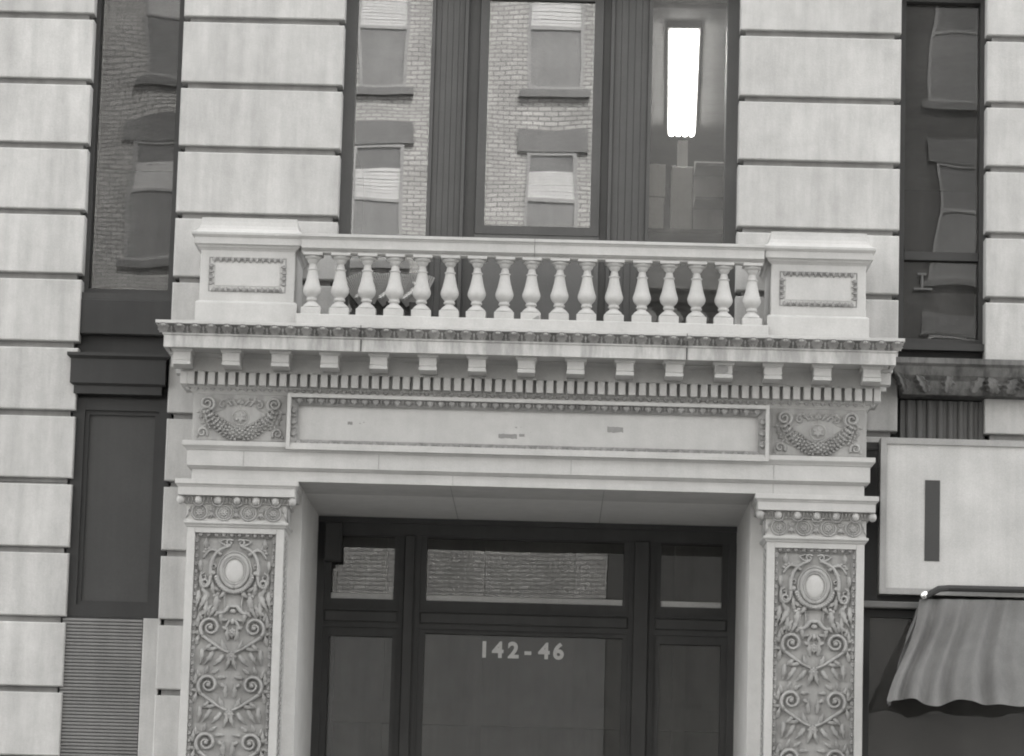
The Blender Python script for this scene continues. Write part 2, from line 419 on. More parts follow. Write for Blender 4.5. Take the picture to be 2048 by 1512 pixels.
# right: shopfront with a weathered stone cornice and a fluted strip
SR = obj('shopfront', M().box(XR1-0.03, OR0+0.04, 0.16, 0.5, 3.4, 6.15), IRON, B, label='dark shopfront right of the portico under a mottled stone cornice')
mc = M()
prof = [(0, 5.745), (0.03, 5.75), (0.05, 5.80), (0.06, 5.86), (0.10, 5.90), (0.13, 5.97), (0.16, 5.99), (0.16, 6.035)]
mc.mould(prof, 3.085, 5.4, -0.10, 0.2)
for k in range(14):
    cx = 3.10+k*0.17+random.uniform(-.04, .04); mc.leaf(cx, 5.765, R(90)+random.uniform(-.45, .45), random.uniform(.16, .25), random.uniform(.10, .18), random.uniform(.03, .05), -0.16, random.uniform(-.3, .3), 3)
obj('stone_cornice', mc, MOTTLED, SR)
fl = M().box(3.06, 3.74, 0.10, 0.2, 4.0, 5.73)
for k in range(8):
    xa = 3.11+k*0.085; fl.lathe([(0.028, 4.0), (0.028, 5.73)], xa+0.02, 0.10, 10)
obj('fluted_strip', fl, PANEL, SR)
dk = M().box(2.742, 4.4, -0.20, -0.01, 0.5, 5.335).box(2.742, 3.9, -0.22, -0.205, 5.27, 5.33)
obj('shop_panel', dk, BLACK, SR)
obj('shop_ledge', M().box(2.70, 4.4, -0.42, -0.18, 3.965, 4.02, 0.008), PANEL, SR)
sw = M(); rect_frame(sw, 2.73, 4.4, 0.6, 3.96, 0.06, -0.30, -0.205)
obj('shop_frame', sw, IRON, SR)
obj('shop_pane', M().box(2.79, 4.34, -0.26, -0.25, 0.66, 3.90), GLASS_D, SR)

# ---- architrave, frieze, cornice of the portico
am = M().mould([(-0.02, 4.851), (-0.02, 4.934), (-0.008, 4.938), (-0.002, 4.943), (0.012, 4.955), (0.022, 4.958), (0.022, 5.083), (0.030, 5.087), (0.036, 5.098), (0.052, 5.112), (0.060, 5.121), (0.060, 5.157)], -2.725, 2.735, -0.53, 0.3)
ARCH = obj('architrave', am, STONE, B)
for x, z0, z1 in ((-2.29, 4.965, 5.08), (-1.2, 4.965, 5.08), (0.35, 4.965, 5.08), (1.98, 4.965, 5.08), (-0.6, 4.856, 4.93), (1.98, 4.856, 4.93)):
    y = -0.5545 if z0 > 4.9 else -0.5125
    obj('stone_joint', M().box(x, x+0.004, y, y+0.03, z0, z1), JOINT, ARCH)
fr = M().box(-2.718, 2.728, -0.50, 0.3, 5.153, 5.552)
FRZ = obj('frieze', fr, CARVED, B)

def leaf_border(x0, x1, z0, z1, w_, y, pitch, h=0.012, yback=None):
    """carved leaf-and-dart band round a rectangle: sloping bed with a row of small tongues"""
    m = M(); d = w_*0.45
    vs = [(x0,y,z0),(x1,y,z0),(x1,y,z1),(x0,y,z1),(x0+w_,y+d*0.5,z0+w_),(x1-w_,y+d*0.5,z0+w_),(x1-w_,y+d*0.5,z1-w_),(x0+w_,y+d*0.5,z1-w_)]
    m.add(vs, [(0,1,5,4),(1,2,6,5),(2,3,7,6),(3,0,4,7)])
    def row(ax, ay, bx, by, ang):
        L = math.hypot(bx-ax, by-ay); n = max(2, round(L/pitch))
        for i in range(n):
            t = (i+0.5)/n; px, pz = ax+(bx-ax)*t, ay+(by-ay)*t
            m.leaf(px, pz, ang, w_*0.95, pitch*0.78, h, y-0.001)
            t2 = (i+1)/n
            if i < n-1: m.leaf(ax+(bx-ax)*t2, ay+(by-ay)*t2, ang, w_*0.8, pitch*0.2, h*0.7, y-0.001)
    row(x0+w_*.4, z1, x1-w_*.4, z1, R(-90)); row(x0+w_*.4, z0, x1-w_*.4, z0, R(90))
    row(x0, z0+w_, x0, z1-w_, 0); row(x1, z0+w_, x1, z1-w_, R(180))
    return m
# central name panel, blank, framed
cp = M(); rect_frame(cp, -1.948, 1.938, 5.102, 5.557, 0.030, -0.605, -0.45)
cp.box(-1.92, 1.91, -0.530, -0.45, 5.128, 5.535)
CP = obj('name_panel', cp, STONE, FRZ)
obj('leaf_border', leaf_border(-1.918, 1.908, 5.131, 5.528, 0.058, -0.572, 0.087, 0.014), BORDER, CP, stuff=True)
for (x, z, a, b) in ((0.70, 5.338, 0.064, 0.025), (-0.165, 5.262, 0.075, 0.020), (-0.052, 5.272, 0.022, 0.014), (-1.44, 5.335, 0.020, 0.013)):
    mm = M(); n = 9
    top = []; bot = []
    for i in range(n):
        xx = x-a+2*a*i/(n-1); top.append((xx, -0.5325, z+b*random.uniform(.75, 1.05))); bot.append((xx, -0.5325, z-b*random.uniform(.6, 1.1)))
    vs = top+bot+[(p[0], -0.52, p[2]) for p in top+bot]
    mm.add(vs, [(i, n+i, n+i+1, i+1) for i in range(n-1)] + [(i, i+1, 2*n+i+1, 2*n+i) for i in range(n-1)] + [(n+i+1, n+i, 3*n+i, 3*n+i+1) for i in range(n-1)])
    obj('mortar_patch', mm, PATCH, CP)
for (x, z, r) in ((-1.36, 5.335, .012), (-1.33, 5.345, .012), (-0.10, 5.335, .018), (-0.06, 5.337, .008), (0.02, 5.30, .006), (-1.75, 5.44, .01)):
    obj('chip', M().dome(x, z, r, r*.6, 0.002, -0.5305, 8, 2), JOINT, CP)

# festoon panels at both ends of the frieze
def festoon(cx):
    y = -0.50
    F = obj('festoon_panel', M().box(cx-0.365, cx+0.365, -0.5035, -0.48, 5.175, 5.532), CARVED, FRZ)
    for s in (-1, 1):
        a = 1 if s > 0 else -1
        # big upper volutes
        m = M()
        if s < 0: m.spiral(cx-0.272, 5.470, 0.062, 0.014, R(-60), R(-60+610), 0.017, 0.011, y-0.010, 34, 1.9)
        else:     m.spiral(cx+0.272, 5.470, 0.062, 0.014, R(240), R(240-610), 0.017, 0.011, y-0.010, 34, 1.9)
        m.curve(((cx+s*0.24, 5.418), (cx+s*0.355, 5.47), (cx+s*0.315, 5.33)), 0.010, 0.006, y-0.004)
        m.curve(((cx+s*0.333, 5.42), (cx+s*0.34, 5.28), (cx+s*0.10, 5.205)), 0.006, 0.003, y-0.004)
        obj('scroll', m, CARVED, F, smooth=True)
        # lower corner scrolls
        m = M()
        if s < 0: m.spiral(cx-0.305, 5.232, 0.046, 0.010, R(-40), R(-40+480), 0.013, 0.008, y-0.006, 26)
        else:     m.spiral(cx+0.305, 5.232, 0.046, 0.010, R(220), R(220-480), 0.013, 0.008, y-0.006, 26)
        m.leaf(cx+s*0.345, 5.185, R(90) if s > 0 else R(90), 0.05, 0.03, 0.012, y)
        obj('corner_scroll', m, CARVED, F, smooth=True)
        # acanthus arm springing from the crown
        m = M()
        m.curve(((cx+s*0.03, 5.46), (cx+s*0.075, 5.525), (cx+s*0.115, 5.475)), 0.011, 0.009, y-0.006)
        m.curve(((cx+s*0.075, 5.455), (cx+s*0.125, 5.535), (cx+s*0.17, 5.485)), 0.012, 0.009, y-0.006)
        if s < 0: m.spiral(cx-0.150, 5.462, 0.030, 0.008, R(80), R(80+430), 0.011, 0.007, y-0.006, 20)
        else:     m.spiral(cx+0.150, 5.462, 0.030, 0.008, R(100), R(100-430), 0.011, 0.007, y-0.006, 20)
        m.curve(((cx+s*0.12, 5.45), (cx+s*0.15, 5.41), (cx+s*0.215, 5.405)), 0.006, 0.003, y-0.003)
        for q, (lx, lz, la) in enumerate(((0.05, 5.485, 60), (0.10, 5.492, 50), (0.135, 5.49, 20))):
            m.leaf(cx+s*lx, lz, R(la) if s > 0 else R(180-la), 0.045, 0.030, 0.018, y-0.003)
        obj('acanthus_arm', m, CARVED, F, smooth=True)
        # leafy tail hanging outside the volute
        m = M()
        for i in range(6):
            t = i/5; lx = 0.318-0.045*t; lz = 5.41-0.115*t
            m.leaf(cx+s*lx, lz, R(-20-30*(i % 2)) if s > 0 else R(200+30*(i % 2)), 0.045, 0.026, 0.020, y-0.002, 0, 1)
            m.leaf(cx+s*(lx-0.02), lz-0.006, R(-120) if s > 0 else R(-60), 0.04, 0.024, 0.018, y-0.002)
        obj('leaf_tail', m, CARVED, F, smooth=True)
    # crown palmette
    m = M()
    for k in range(5): m.leaf(cx, 5.478, R(90+(k-2)*38), 0.048-abs(k-2)*0.006, 0.026, 0.022, y-0.003)
    m.dome(cx, 5.478, 0.016, 0.016, 0.022, y); m.curve(((cx, 5.47), (cx, 5.45), (cx, 5.425)), 0.007, 0.005, y-0.003)
    obj('palmette', m, CARVED, F, smooth=True)
    # medallion with flower
    m = M(); m.ring(cx, 5.362, 0.064, 0.064, 0.008, y-0.002); m.dome(cx, 5.362, 0.056, 0.056, 0.010, y)
    obj('medallion', m, CARVED, F, smooth=True)
    m = M()
    for k in range(6): m.leaf(cx, 5.362, R(30+60*k), 0.052, 0.034, 0.016, y-0.010)
    m.dome(cx, 5.362, 0.013, 0.013, 0.026, y)
    obj('flower', m, CARVED, F, smooth=True)
    # the garland: fat in the middle, built from overlapping laurel leaves round a core
    m = M(); core = []; rad = []
    n = 20
    for i in range(n+1):
        t = -1+2*i/n; core.append((cx+0.272*t, y-0.006, 5.228+0.185*t*t)); rad.append(0.022+0.026*(1-t*t))
    m.sweep(core, rad, 8, 0.6)
    rr = random.Random(3)
    for i in range(0, 23):
        t = -0.97+1.94*i/22; x = cx+0.272*t; z = 5.228+0.185*t*t; slope = math.atan2(0.37*t, 0.272); nx, nz = -math.sin(slope), math.cos(slope)
        hw = 0.012+0.032*(1-t*t)
        for q in ((-0.72, 0.0, 0.72) if i % 2 else (-0.40, 0.40)):
            rx = rr.uniform(0.0125, 0.0165)
            m.dome(x+nx*hw*q, z+nz*hw*q, rx, rx, 0.030, y-0.016-0.014*(1-abs(q)), 9, 3)
        for q in (-1, 1):
            d = slope+(math.pi if t < 0 else 0)
            m.leaf(x+nx*hw*q*0.9, z+nz*hw*q*0.9, d+(q if t > 0 else -q)*0.9, 0.036, 0.026, 0.020, y-0.010)
    obj('garland', m, CARVED, F, smooth=True, stuff=True)
    return F
festoon(-2.330); festoon(2.335)

# crowning mouldings: small leaf row, dentils, modillions, corona, acanthus cyma
bm_ = M().mould([(-0.02, 5.545), (0.008, 5.551), (0.012, 5.562), (0.022, 5.566), (0.026, 5.585), (0.050, 5.600), (0.052, 5.606), (0.05, 5.64), (0.05, 5.712), (0.105, 5.714), (0.105, 5.722), (0.095, 5.724), (0.095, 5.83), (0.105, 5.838), (0.125, 5.852), (0.135, 5.872)], -2.718, 2.728, -0.50, 0.2)
CORN = obj('cornice', bm_, STONE, B)
lm2 = M()
nl = 84
for i in range(nl):
    x = -2.76+i*(5.53/(nl-1)); lm2.leaf(x, 5.603, R(-90), 0.036, 0.046, 0.010, -0.535)
obj('small_leaf_row', lm2, CARVED, CORN, stuff=True)
dent = mesh('dentil', M().box(-0.0285, 0.0285, -0.625, -0.52, 5.609, 5.7125, 0.003), STONE)
for i in range(67): obj('dentil', dent, None, CORN, (-2.733+i*0.0828+random.uniform(-.0012, .0012), random.uniform(-.002, .002), random.uniform(-.0012, .0006)))
for s, x in ((-1, -2.79), (1, 2.80)):
    dm = M()
    obj('dentil', M().box(x-0.028, x+0.028, -0.618, -0.56, 5.609, 5.7125, 0.003), STONE, CORN)
    for k in range(5): dm.box(x-0.028, x+0.028, -0.50+k*0.083, -0.443+k*0.083, 5.61, 5.712)
    obj('dentil_return', dm, STONE, CORN)
def modillion():
    m = M()
    m.mould([(0.004, 5.735), (0.004, 5.760), (-0.003, 5.763), (-0.003, 5.768), (0.001, 5.770), (0.001, 5.834), (0.010, 5.838), (0.018, 5.850), (0.020, 5.868)], -0.068, 0.068, -0.850, -0.58)
    return m
mod = mesh('modillion', modillion(), STONE)
for i in range(15):
    o = obj('modillion', mod, None, CORN, ((i-7)*0.3945-0.027+(0.0), 0, 0))
    if i == 11:                                          # one spalled, patched with dark mortar
        o.data = mesh('modillion', modillion(), STONE)
        o['label'] = 'patched modillion with a dark smear'
        pmh = M()
        xs = [-0.066, -0.03, 0.005, 0.03, 0.036]; tops = [5.828, 5.832, 5.83, 5.825, 5.80]; bots = [5.775, 5.774, 5.772, 5.778, 5.79]
        xo = 4*0.3945-0.027
        vs = [(xo+a, -0.858, t) for a, t in zip(xs, tops)]+[(xo+a, -0.858, t) for a, t in zip(xs, bots)]+[(xo+a, -0.852, t) for a, t in zip(xs, tops)]+[(xo+a, -0.852, t) for a, t in zip(xs, bots)]
        pmh.add(vs, [(i2, i2+5, i2+6, i2+1) for i2 in range(4)]+[(i2, i2+1, i2+11, i2+10) for i2 in range(4)]+[(i2+6, i2+5, i2+15, i2+16) for i2 in range(4)])
        obj('mortar_patch', pmh, PATCH, CORN)
for s, x in ((-1, -2.80), (1, 2.81)):
    for yy in (-0.62, -0.25):
        mm = M()
        a, b = (x-0.09, x+0.08) if s < 0 else (x-0.08, x+0.09)
        mm.box(a, b, yy-0.065, yy+0.065, 5.737, 5.835, 0.003); mm.box(a-0.015, b+0.015, yy-0.08, yy+0.08, 5.836, 5.868, 0.004)
        obj('modillion', mm, STONE, CORN)
# corona with two open joints, in three lengths
prof = [(0.0, 5.880), (0.0, 5.858), (0.035, 5.858), (0.035, 5.953), (0.040, 5.956), (0.046, 5.960), (0.046, 5.969), (0.038, 5.973)]
cor = obj('corona', M().mould(prof, -2.893, 2.880, -0.905, 0.04), STAINED, CORN)
obj('cyma', M().mould([(0.037, 5.9725), (0.040, 5.976), (0.047, 5.985), (0.060, 6.005), (0.076, 6.025), (0.088, 6.0385)], -2.893, 2.880, -0.905, 0.04), GRIMY_SHADE, CORN)  # dark base holds soot and the painted shade between the leaves
obj('cornice_top', M().mould([(0.086, 6.038), (0.100, 6.0405), (0.100, 6.0655)], -2.893, 2.880, -0.905, 0.04), STONE, CORN)
soff = M().box(-2.885, 2.872, -0.893, -0.3, 5.862, 5.90)
obj('soffit', soff, STONE, CORN)
for x in (-1.355, 1.245):
    jm = M().box(x, x+0.009, -0.946, -0.90, 5.86, 5.955).box(x, x+0.008, -0.975, -0.94, 5.97, 6.02).box(x, x+0.006, -1.0065, -0.97, 6.035, 6.06)
    obj('open_joint', jm, BLACK, CORN)
# acanthus leaves on the cyma, each one a piece
def acanthus():
    m = M()
    N = 7
    rows = []
    for i in range(N):
        t = i/(N-1); z = 5.972+0.068*t; yb = -0.945-0.060*t**1.5
        wd = 0.048*(0.75+0.35*math.sin(math.pi*t*0.9)) * (0.80 if i % 2 else 1.0)
        if i == N-1: wd *= 0.55
        lift = 0.010+0.020*t**2
        rows.append((z, yb, wd, lift))
    vs = []
    for z, yb, wd, lift in rows:
        for q, k in ((-1, 0.0), (-0.62, 0.9), (-0.3, 0.55), (0, 1.25), (0.3, 0.55), (0.62, 0.9), (1, 0.0)):
            vs.append((q*wd, yb+0.004-lift*k, z))
    fs = [(7*i+k, 7*i+k+1, 7*i+k+8, 7*i+k+7) for i in range(N-1) for k in range(6)]
    m.add(vs, fs)
    nf = len(m.f); m.dome(0, 6.029, 0.023, 0.011, 0.034, -0.994, 10, 3)       # curled tip, paler stone stands in for its highlight
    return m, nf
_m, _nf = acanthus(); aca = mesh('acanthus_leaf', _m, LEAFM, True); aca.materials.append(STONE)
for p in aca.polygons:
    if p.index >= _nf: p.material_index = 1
na = 47
for i in range(na): obj('acanthus_leaf', aca, None, CORN, (-2.93+i*(5.85/(na-1)), random.uniform(-.002, .002), random.uniform(-.001, .001)))
# dart between leaves
dm = M()
for i in range(na-1):
    x = -2.93+(i+0.5)*(5.85/(na-1)); dm.leaf(x, 6.034, R(-90), 0.055, 0.018, 0.012, -0.968)
    dm.dome(x, 5.982, 0.010, 0.009, 0.010, -0.948, 8, 2)
obj('dart_row', dm, LEAFM, CORN, stuff=True)

# ---- balcony: plinth, balusters, rail, pedestals
pl = M().box(-1.884, 1.90, -0.885, -0.70, 6.05, 6.165, 0.006)
BAL = obj('balustrade', pl, STONE, B)
z0 = 6.168
def zz(y): return z0+(1365-y)/2520*1.075
bp_ = []
for hw, y in ((150,1246),(185,1232),(188,1215),(170,1190),(140,1160),(105,1135),(85,1118),(84,1108),(100,1098),(116,1086),(116,1066),(104,1052),(98,1040),(112,1022),(138,996),(163,968),(180,930),(186,895),(182,862),(166,815),(148,760),(130,690),(114,620),(102,560),(96,520),(96,515),(112,508),(117,498),(112,488),(92,482),(84,470),(78,440),(70,405),(66,385),(80,378),(98,360),(104,345),(112,338),(116,325),(114,312),(126,306),(146,296),(165,282),(176,266),(172,250),(160,243)):
    bp_.append((hw/2520, zz(y)))
bmesh_ = M().lathe(bp_, 0, 0, 24)
bal_shaft = mesh('baluster', bmesh_, STONE, True)
def baluster_mesh():
    m = M(); m.lathe(bp_, 0, 0, 24)
    a = 0.0795
    m.box(-a, a, -a, a, 6.160, zz(1244), 0.004); m.box(-a+.002, a-.002, -a+.002, a-.002, zz(244), 6.668, 0.003)
    return m
me = mesh('baluster', baluster_mesh(), STONE)
nb = len(bp_)-1
me.polygons.foreach_set('use_smooth', [i < nb*24 for i in range(len(me.polygons))])
bpy.data.meshes.remove(bal_shaft)
for i in range(17):
    o = obj('baluster', me, None, BAL, ((i-8)*0.2207, -0.795, 0)); o.rotation_euler[2] = R(random.uniform(-1.8, 1.8)); o.location.x += random.uniform(-.003, .003)
    if i == 8:
        obj('mortar_patch', M().add([(0.01,-0.8765,6.166),(0.075,-0.8765,6.166),(0.078,-0.8765,6.20),(0.05,-0.8765,6.195),(0.01,-0.87,6.160),(0.075,-0.87,6.160),(0.078,-0.87,6.205),(0.05,-0.87,6.20)], [(0,1,2,3),(0,4,5,1),(2,1,5,6),(3,2,6,7)]), PATCH, BAL, (-8*0+(0)*0.2207-0.0, 0, 0))
def rail(x0, x1):
    prof = [(-0.03, 6.662), (-0.005, 6.672), (0.0, 6.685), (0.018, 6.692), (0.020, 6.697), (0.035, 6.703), (0.035, 6.772), (0.042, 6.777), (0.044, 6.784), (0.052, 6.789), (0.060, 6.792), (0.060, 6.816)]
    m = M()
    # straight length, front and back mouldings
    vs = []; n = len(prof)
    for d, z in prof: vs += [(x0, -0.84-d, z), (x1, -0.84-d, z), (x1, -0.75+d, z), (x0, -0.75+d, z)]
    fs = []
    for i in range(n-1):
        for k in range(4):
            j = (k+1) % 4; fs.append((4*i+k, 4*i+j, 4*i+4+j, 4*i+4+k))
    fs += [(3,2,1,0), (4*n-4, 4*n-3, 4*n-2, 4*n-1)]
    return m.add(vs, fs)
obj('top_rail', rail(-1.86, 0.012), STONE, BAL)
obj('top_rail', rail(0.016, 1.86), STONE, BAL)
def pedestal(cx):
    x0, x1 = cx-0.382, cx+0.382
    P_ = obj('pedestal', M().box(x0, x1, -0.80, 0.02, 6.20, 6.70, 0.006), STONE, B)
    obj('pedestal_base', M().mould([(0.027, 6.05), (0.027, 6.245), (0.022, 6.254), (0.008, 6.262), (-0.01, 6.268)], x0, x1, -0.80, 0.02), STONE, P_)
    cap = [(-0.01, 6.672), (0.004, 6.680), (0.010, 6.690), (0.024, 6.700), (0.030, 6.712), (0.044, 6.722), (0.050, 6.722), (0.052, 6.776), (0.060, 6.782), (0.064, 6.790), (0.072, 6.794), (0.074, 6.814), (0.070, 6.817), (0.040, 6.830), (0.022, 6.850), (0.010, 6.880), (0.004, 6.915), (0.002, 6.945)]
    obj('pedestal_cap', M().mould(cap, x0, x1, -0.80, 0.02), STONE, P_)
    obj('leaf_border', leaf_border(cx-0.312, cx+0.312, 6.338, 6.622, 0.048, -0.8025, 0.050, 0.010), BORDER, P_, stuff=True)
    obj('panel_face', M().box(cx-0.262, cx+0.262, -0.8035, -0.78, 6.388, 6.572), STONE, P_)
    return P_
pedestal(-2.292); pedestal(2.300)

# ---- pilasters
def pilaster(cx):
    y = -0.50; h = 0.392
    m = M()
    # frame round a sunk panel, down to the ground
    zt, zb, fw = 4.47, 0.13, 0.066
    m.box(cx-h, cx-h+fw, y, 0.02, zb, zt, 0.004); m.box(cx+h-fw, cx+h, y, 0.02, zb, zt, 0.004)
    m.box(cx-h+fw, cx+h-fw, y+0.0005, 0.02, 4.421, zt-0.001); m.box(cx-h+fw, cx+h-fw, y+0.0005, 0.02, zb, 0.9)
    P_ = obj('pilaster', m, STONE, B)
    obj('panel_ground', M().box(cx-h+fw-0.01, cx+h-fw+0.01, y+0.045, 0.02, 0.8, 4.43), CARVED, P_)
    # capital
    k = 0.495-h
    cap = [(-0.004, 4.462), (0.010, 4.470), (0.014, 4.482), (0.026, 4.490), (0.030, 4.498), (0.030, 4.512), (0.012, 4.516), (0.010, 4.530), (0.012, 4.648), (0.016, 4.652), (0.034, 4.656), (0.030, 4.664), (0.028, 4.690), (0.030, 4.713), (0.078, 4.7145), (0.080, 4.780), (0.086, 4.786), (0.090, 4.795), (0.100, 4.802), (0.103, 4.806), (0.103, 4.843)]
    C_ = obj('capital', M().mould(cap, cx-h, cx+h, y, -0.02), STONE, P_)
    egg = mesh('egg', M().dome(0, 0, 0.034, 0.040, 0.042, 0, 14, 5), STAINED, True)
    for i in range(5): obj('egg', egg, None, P_, (cx+(i-2)*0.155+0.004, y-0.030, 4.681))
    for s in (-1, 1): obj('egg', egg, None, P_, (cx+s*0.450, y-0.034, 4.681))
    dm = M()
    for i in range(6):
        x = cx+(i-2.5)*0.155+0.004
        for q in (-0.026, 0, 0.026): dm.leaf(x+q, 4.712, R(-90)+q*4, 0.060, 0.017, 0.024, y-0.030)
    for i in range(5):
        x = cx+(i-2)*0.155+0.004; dm.ring(x, 4.684, 0.048, 0.050, 0.007, y-0.034, 14, 1.8, R(180), R(360))
    obj('egg_and_dart', dm, CARVED, P_, smooth=True, stuff=True)
    rm = M()
    rm.ring(0, 0, 0.061, 0.059, 0.008, -0.004, 24, 1.5); rm.ring(0, 0, 0.042, 0.040, 0.0055, -0.004, 24, 1.5)
    for q in range(8): rm.leaf(0, 0, R(45*q), 0.040, 0.022, 0.012, 0)
    rm.dome(0, 0, 0.011, 0.011, 0.022, 0, 8, 3)
    ros = mesh('rosette', rm, CARVED, True)
    for i in range(4): obj('rosette', ros, None, P_, (cx-0.297+i*0.1983, y-0.012, 4.583))
    side = bpy.data.objects.new('rosette', ros); COL.objects.link(side); side.parent = P_
    sgn = 1 if cx < 0 else -1
    side.location = (cx+sgn*(h+0.012), y+0.12, 4.583); side.rotation_euler[2] = R(90*sgn)
    pm_ = M()
    for i in range(3):
        x = cx-0.297+(i+0.5)*0.1983
        for sg in (1, -1):
            for a in (-32, 0, 32): pm_.leaf(x, 4.583, R(90*sg+a), 0.056, 0.022, 0.016, y-0.012)
        pm_.sweep([(x-0.02, y-0.014, 4.583), (x+0.02, y-0.014, 4.583)], 0.008, 6)
    for s in (-1, 1):
        for sg in (1, -1): pm_.leaf(cx+s*0.385, 4.583, R(90*sg+s*20), 0.056, 0.022, 0.014, y-0.012)
    obj('palmette_row', pm_, CARVED, P_, smooth=True, stuff=True)
    # sunk panel border
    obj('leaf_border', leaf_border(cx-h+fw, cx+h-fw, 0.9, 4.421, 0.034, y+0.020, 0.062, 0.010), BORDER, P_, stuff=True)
    yp = y+0.038
    # side face carving: a column of small leaves
    sm_ = M(); xs = cx+sgn*(h+0.001)
    for i in range(60):
        z = 4.40-i*0.06
        for q in (0, 1):
            zc = z-0.03*q; yc = y+0.10+0.09*q
            sm_.add([(xs, yc-0.03, zc), (xs+sgn*0.016, yc, zc+0.022), (xs, yc+0.03, zc), (xs+sgn*0.012, yc, zc-0.026), (xs-sgn*0.01, yc, zc)], [(0,1,2),(0,2,3),(0,3,4),(2,1,4)])
    obj('side_carving', sm_, CARVED, P_, stuff=True)
    # cartouche
    zc = 4.118
    m = M(); m.dome(cx, zc, 0.086, 0.104, 0.018, yp-0.004, 24, 4)
    obj('medallion', m, STONE, P_, smooth=True)
    m = M(); m.ring(cx, zc, 0.108, 0.129, 0.020, yp-0.006, 32, 1.0); m.ring(cx, zc, 0.134, 0.156, 0.010, yp-0.004, 32, 1.3); m.ring(cx, zc, 0.088, 0.107, 0.008, yp-0.014, 32)
    obj('cartouche_ring', m, CARVED, P_, smooth=True)
    m = M()
    for k in range(21):                                    # wreath of berries and leaves under the medallion
        a = R(198+k*144/20); x = cx+0.152*math.cos(a); z = zc+0.172*math.sin(a)
        m.dome(x, z, 0.017, 0.017, 0.022, yp-0.028, 8, 3); m.leaf(x, z, a+R(90)+0.5, 0.038, 0.026, 0.018, yp-0.024)
    pts = [(cx+0.150*math.cos(R(195+150*i/16)), yp-0.004, zc+0.170*math.sin(R(195+150*i/16))) for i in range(17)]
    m.sweep(pts, 0.017, 6)
    obj('wreath', m, CARVED, P_, smooth=True)
    for s in (-1, 1):
        def ax(v): return cx+s*v
        def an(d): return R(d) if s > 0 else R(180-d)
        # little curl over the medallion
        m = M(); m.spiral(ax(0.048), 4.345, 0.030, 0.008, an(150), an(150-440), 0.011, 0.007, yp-0.010, 22)
        m.curve(((ax(0.040), 4.318), (ax(0.09), 4.315), (ax(0.125), 4.355)), 0.014, 0.006, yp-0.012)
        m.curve(((ax(0.05), 4.37), (ax(0.10), 4.375), (ax(0.13), 4.35)), 0.008, 0.005, yp-0.008)
        obj('scroll', m, CARVED, P_, smooth=True)
        # horn with lobed tip
        m = M(); m.curve(((ax(0.115), 4.245), (ax(0.20), 4.34), (ax(0.255), 4.215)), 0.016, 0.010, yp-0.006)
        m.curve(((ax(0.09), 4.285), (ax(0.15), 4.27), (ax(0.205), 4.20)), 0.008, 0.004, yp-0.004)
        for q in range(4):
            a = R(120-38*q); m.dome(ax(0.205+0.045*math.cos(a)), 4.262+0.034*math.sin(a), 0.017, 0.014, 0.018, yp-0.008, 9, 3)
        obj('horn', m, CARVED, P_, smooth=True)
        # side boss with curls
        m = M(); m.dome(ax(0.178), 4.098, 0.030, 0.024, 0.030, yp-0.002, 12, 4); m.spiral(ax(0.245), 4.066, 0.034, 0.009, an(100), an(100-420), 0.011, 0.006, yp-0.006, 20)
        m.spiral(ax(0.168), 4.150, 0.026, 0.008, an(-60), an(-60+400), 0.010, 0.006, yp-0.006, 18)
        obj('side_boss', m, CARVED, P_, smooth=True)
        # acanthus sprays below
        m = M()
        for (x, z, d, L, W) in ((0.10, 3.955, 20, 0.10, 0.05), (0.16, 3.93, 75, 0.12, 0.055), (0.20, 3.90, 50, 0.13, 0.05), (0.13, 3.86, -70, 0.15, 0.055), (0.17, 3.84, -50, 0.15, 0.05), (0.22, 3.88, -95, 0.16, 0.05), (0.11, 3.80, -110, 0.12, 0.05), (0.265, 3.98, 80, 0.14, 0.04)):
            m.leaf(ax(x), z, an(d), L, W, 0.022, yp-0.002, 0.15*s, 3)
        for (x, z) in ((0.125, 3.93), (0.135, 3.895), (0.15, 3.915)): m.dome(ax(x), z, 0.018, 0.018, 0.024, yp-0.006, 9, 3)
        obj('acanthus_spray', m, CARVED, P_, smooth=True)
        # ribbon tie
        m = M(); m.curve(((ax(0.035), 3.835), (ax(0.08), 3.75), (ax(0.135), 3.785)), 0.018, 0.012, yp-0.010)
        m.curve(((ax(0.09), 3.96), (ax(0.055), 3.85), (ax(0.075), 3.77)), 0.008, 0.006, yp-0.004)
        m.curve(((ax(0.02), 3.72), (ax(0.045), 3.69), (ax(0.055), 3.655)), 0.014, 0.010, yp-0.008)
        obj('ribbon', m, CARVED, P_, smooth=True)
    for s in (-1, 1):
        def ax(v): return cx+s*v
        def an(d): return R(d) if s > 0 else R(180-d)
        # C-scroll framing the cartouche, ending in a volute
        m = M(); m.curve(((ax(0.055), 4.315), (ax(0.215), 4.27), (ax(0.190), 4.075)), 0.013, 0.016, yp-0.010, 18, 1.6)
        m.curve(((ax(0.190), 4.075), (ax(0.190), 3.99), (ax(0.235), 3.985)), 0.016, 0.012, yp-0.010, 10, 1.6)
        m.spiral(ax(0.232), 4.018, 0.036, 0.010, an(-90), an(-90+470), 0.014, 0.008, yp-0.010, 22, 1.8)
        obj('frame_scroll', m, CARVED, P_, smooth=True)
        # broad acanthus leaves at the shoulders and beneath
        m = M()
        for (x, z, d, L, W, c) in ((0.235, 4.30, 75, 0.085, 0.055, 0.3), (0.275, 4.20, -80, 0.10, 0.05, -0.2), (0.285, 3.955, -95, 0.15, 0.065, 0.2), (0.06, 3.965, -60, 0.10, 0.05, 0.2), (0.215, 3.95, -80, 0.17, 0.070, 0.25), (0.135, 3.93, -95, 0.15, 0.070, 0.2)):
            m.leaf(ax(x), z, an(d), L, W, 0.024, yp-0.003, c*s, 3)
        obj('acanthus_leaf', m, CARVED, P_, smooth=True, stuff=True)
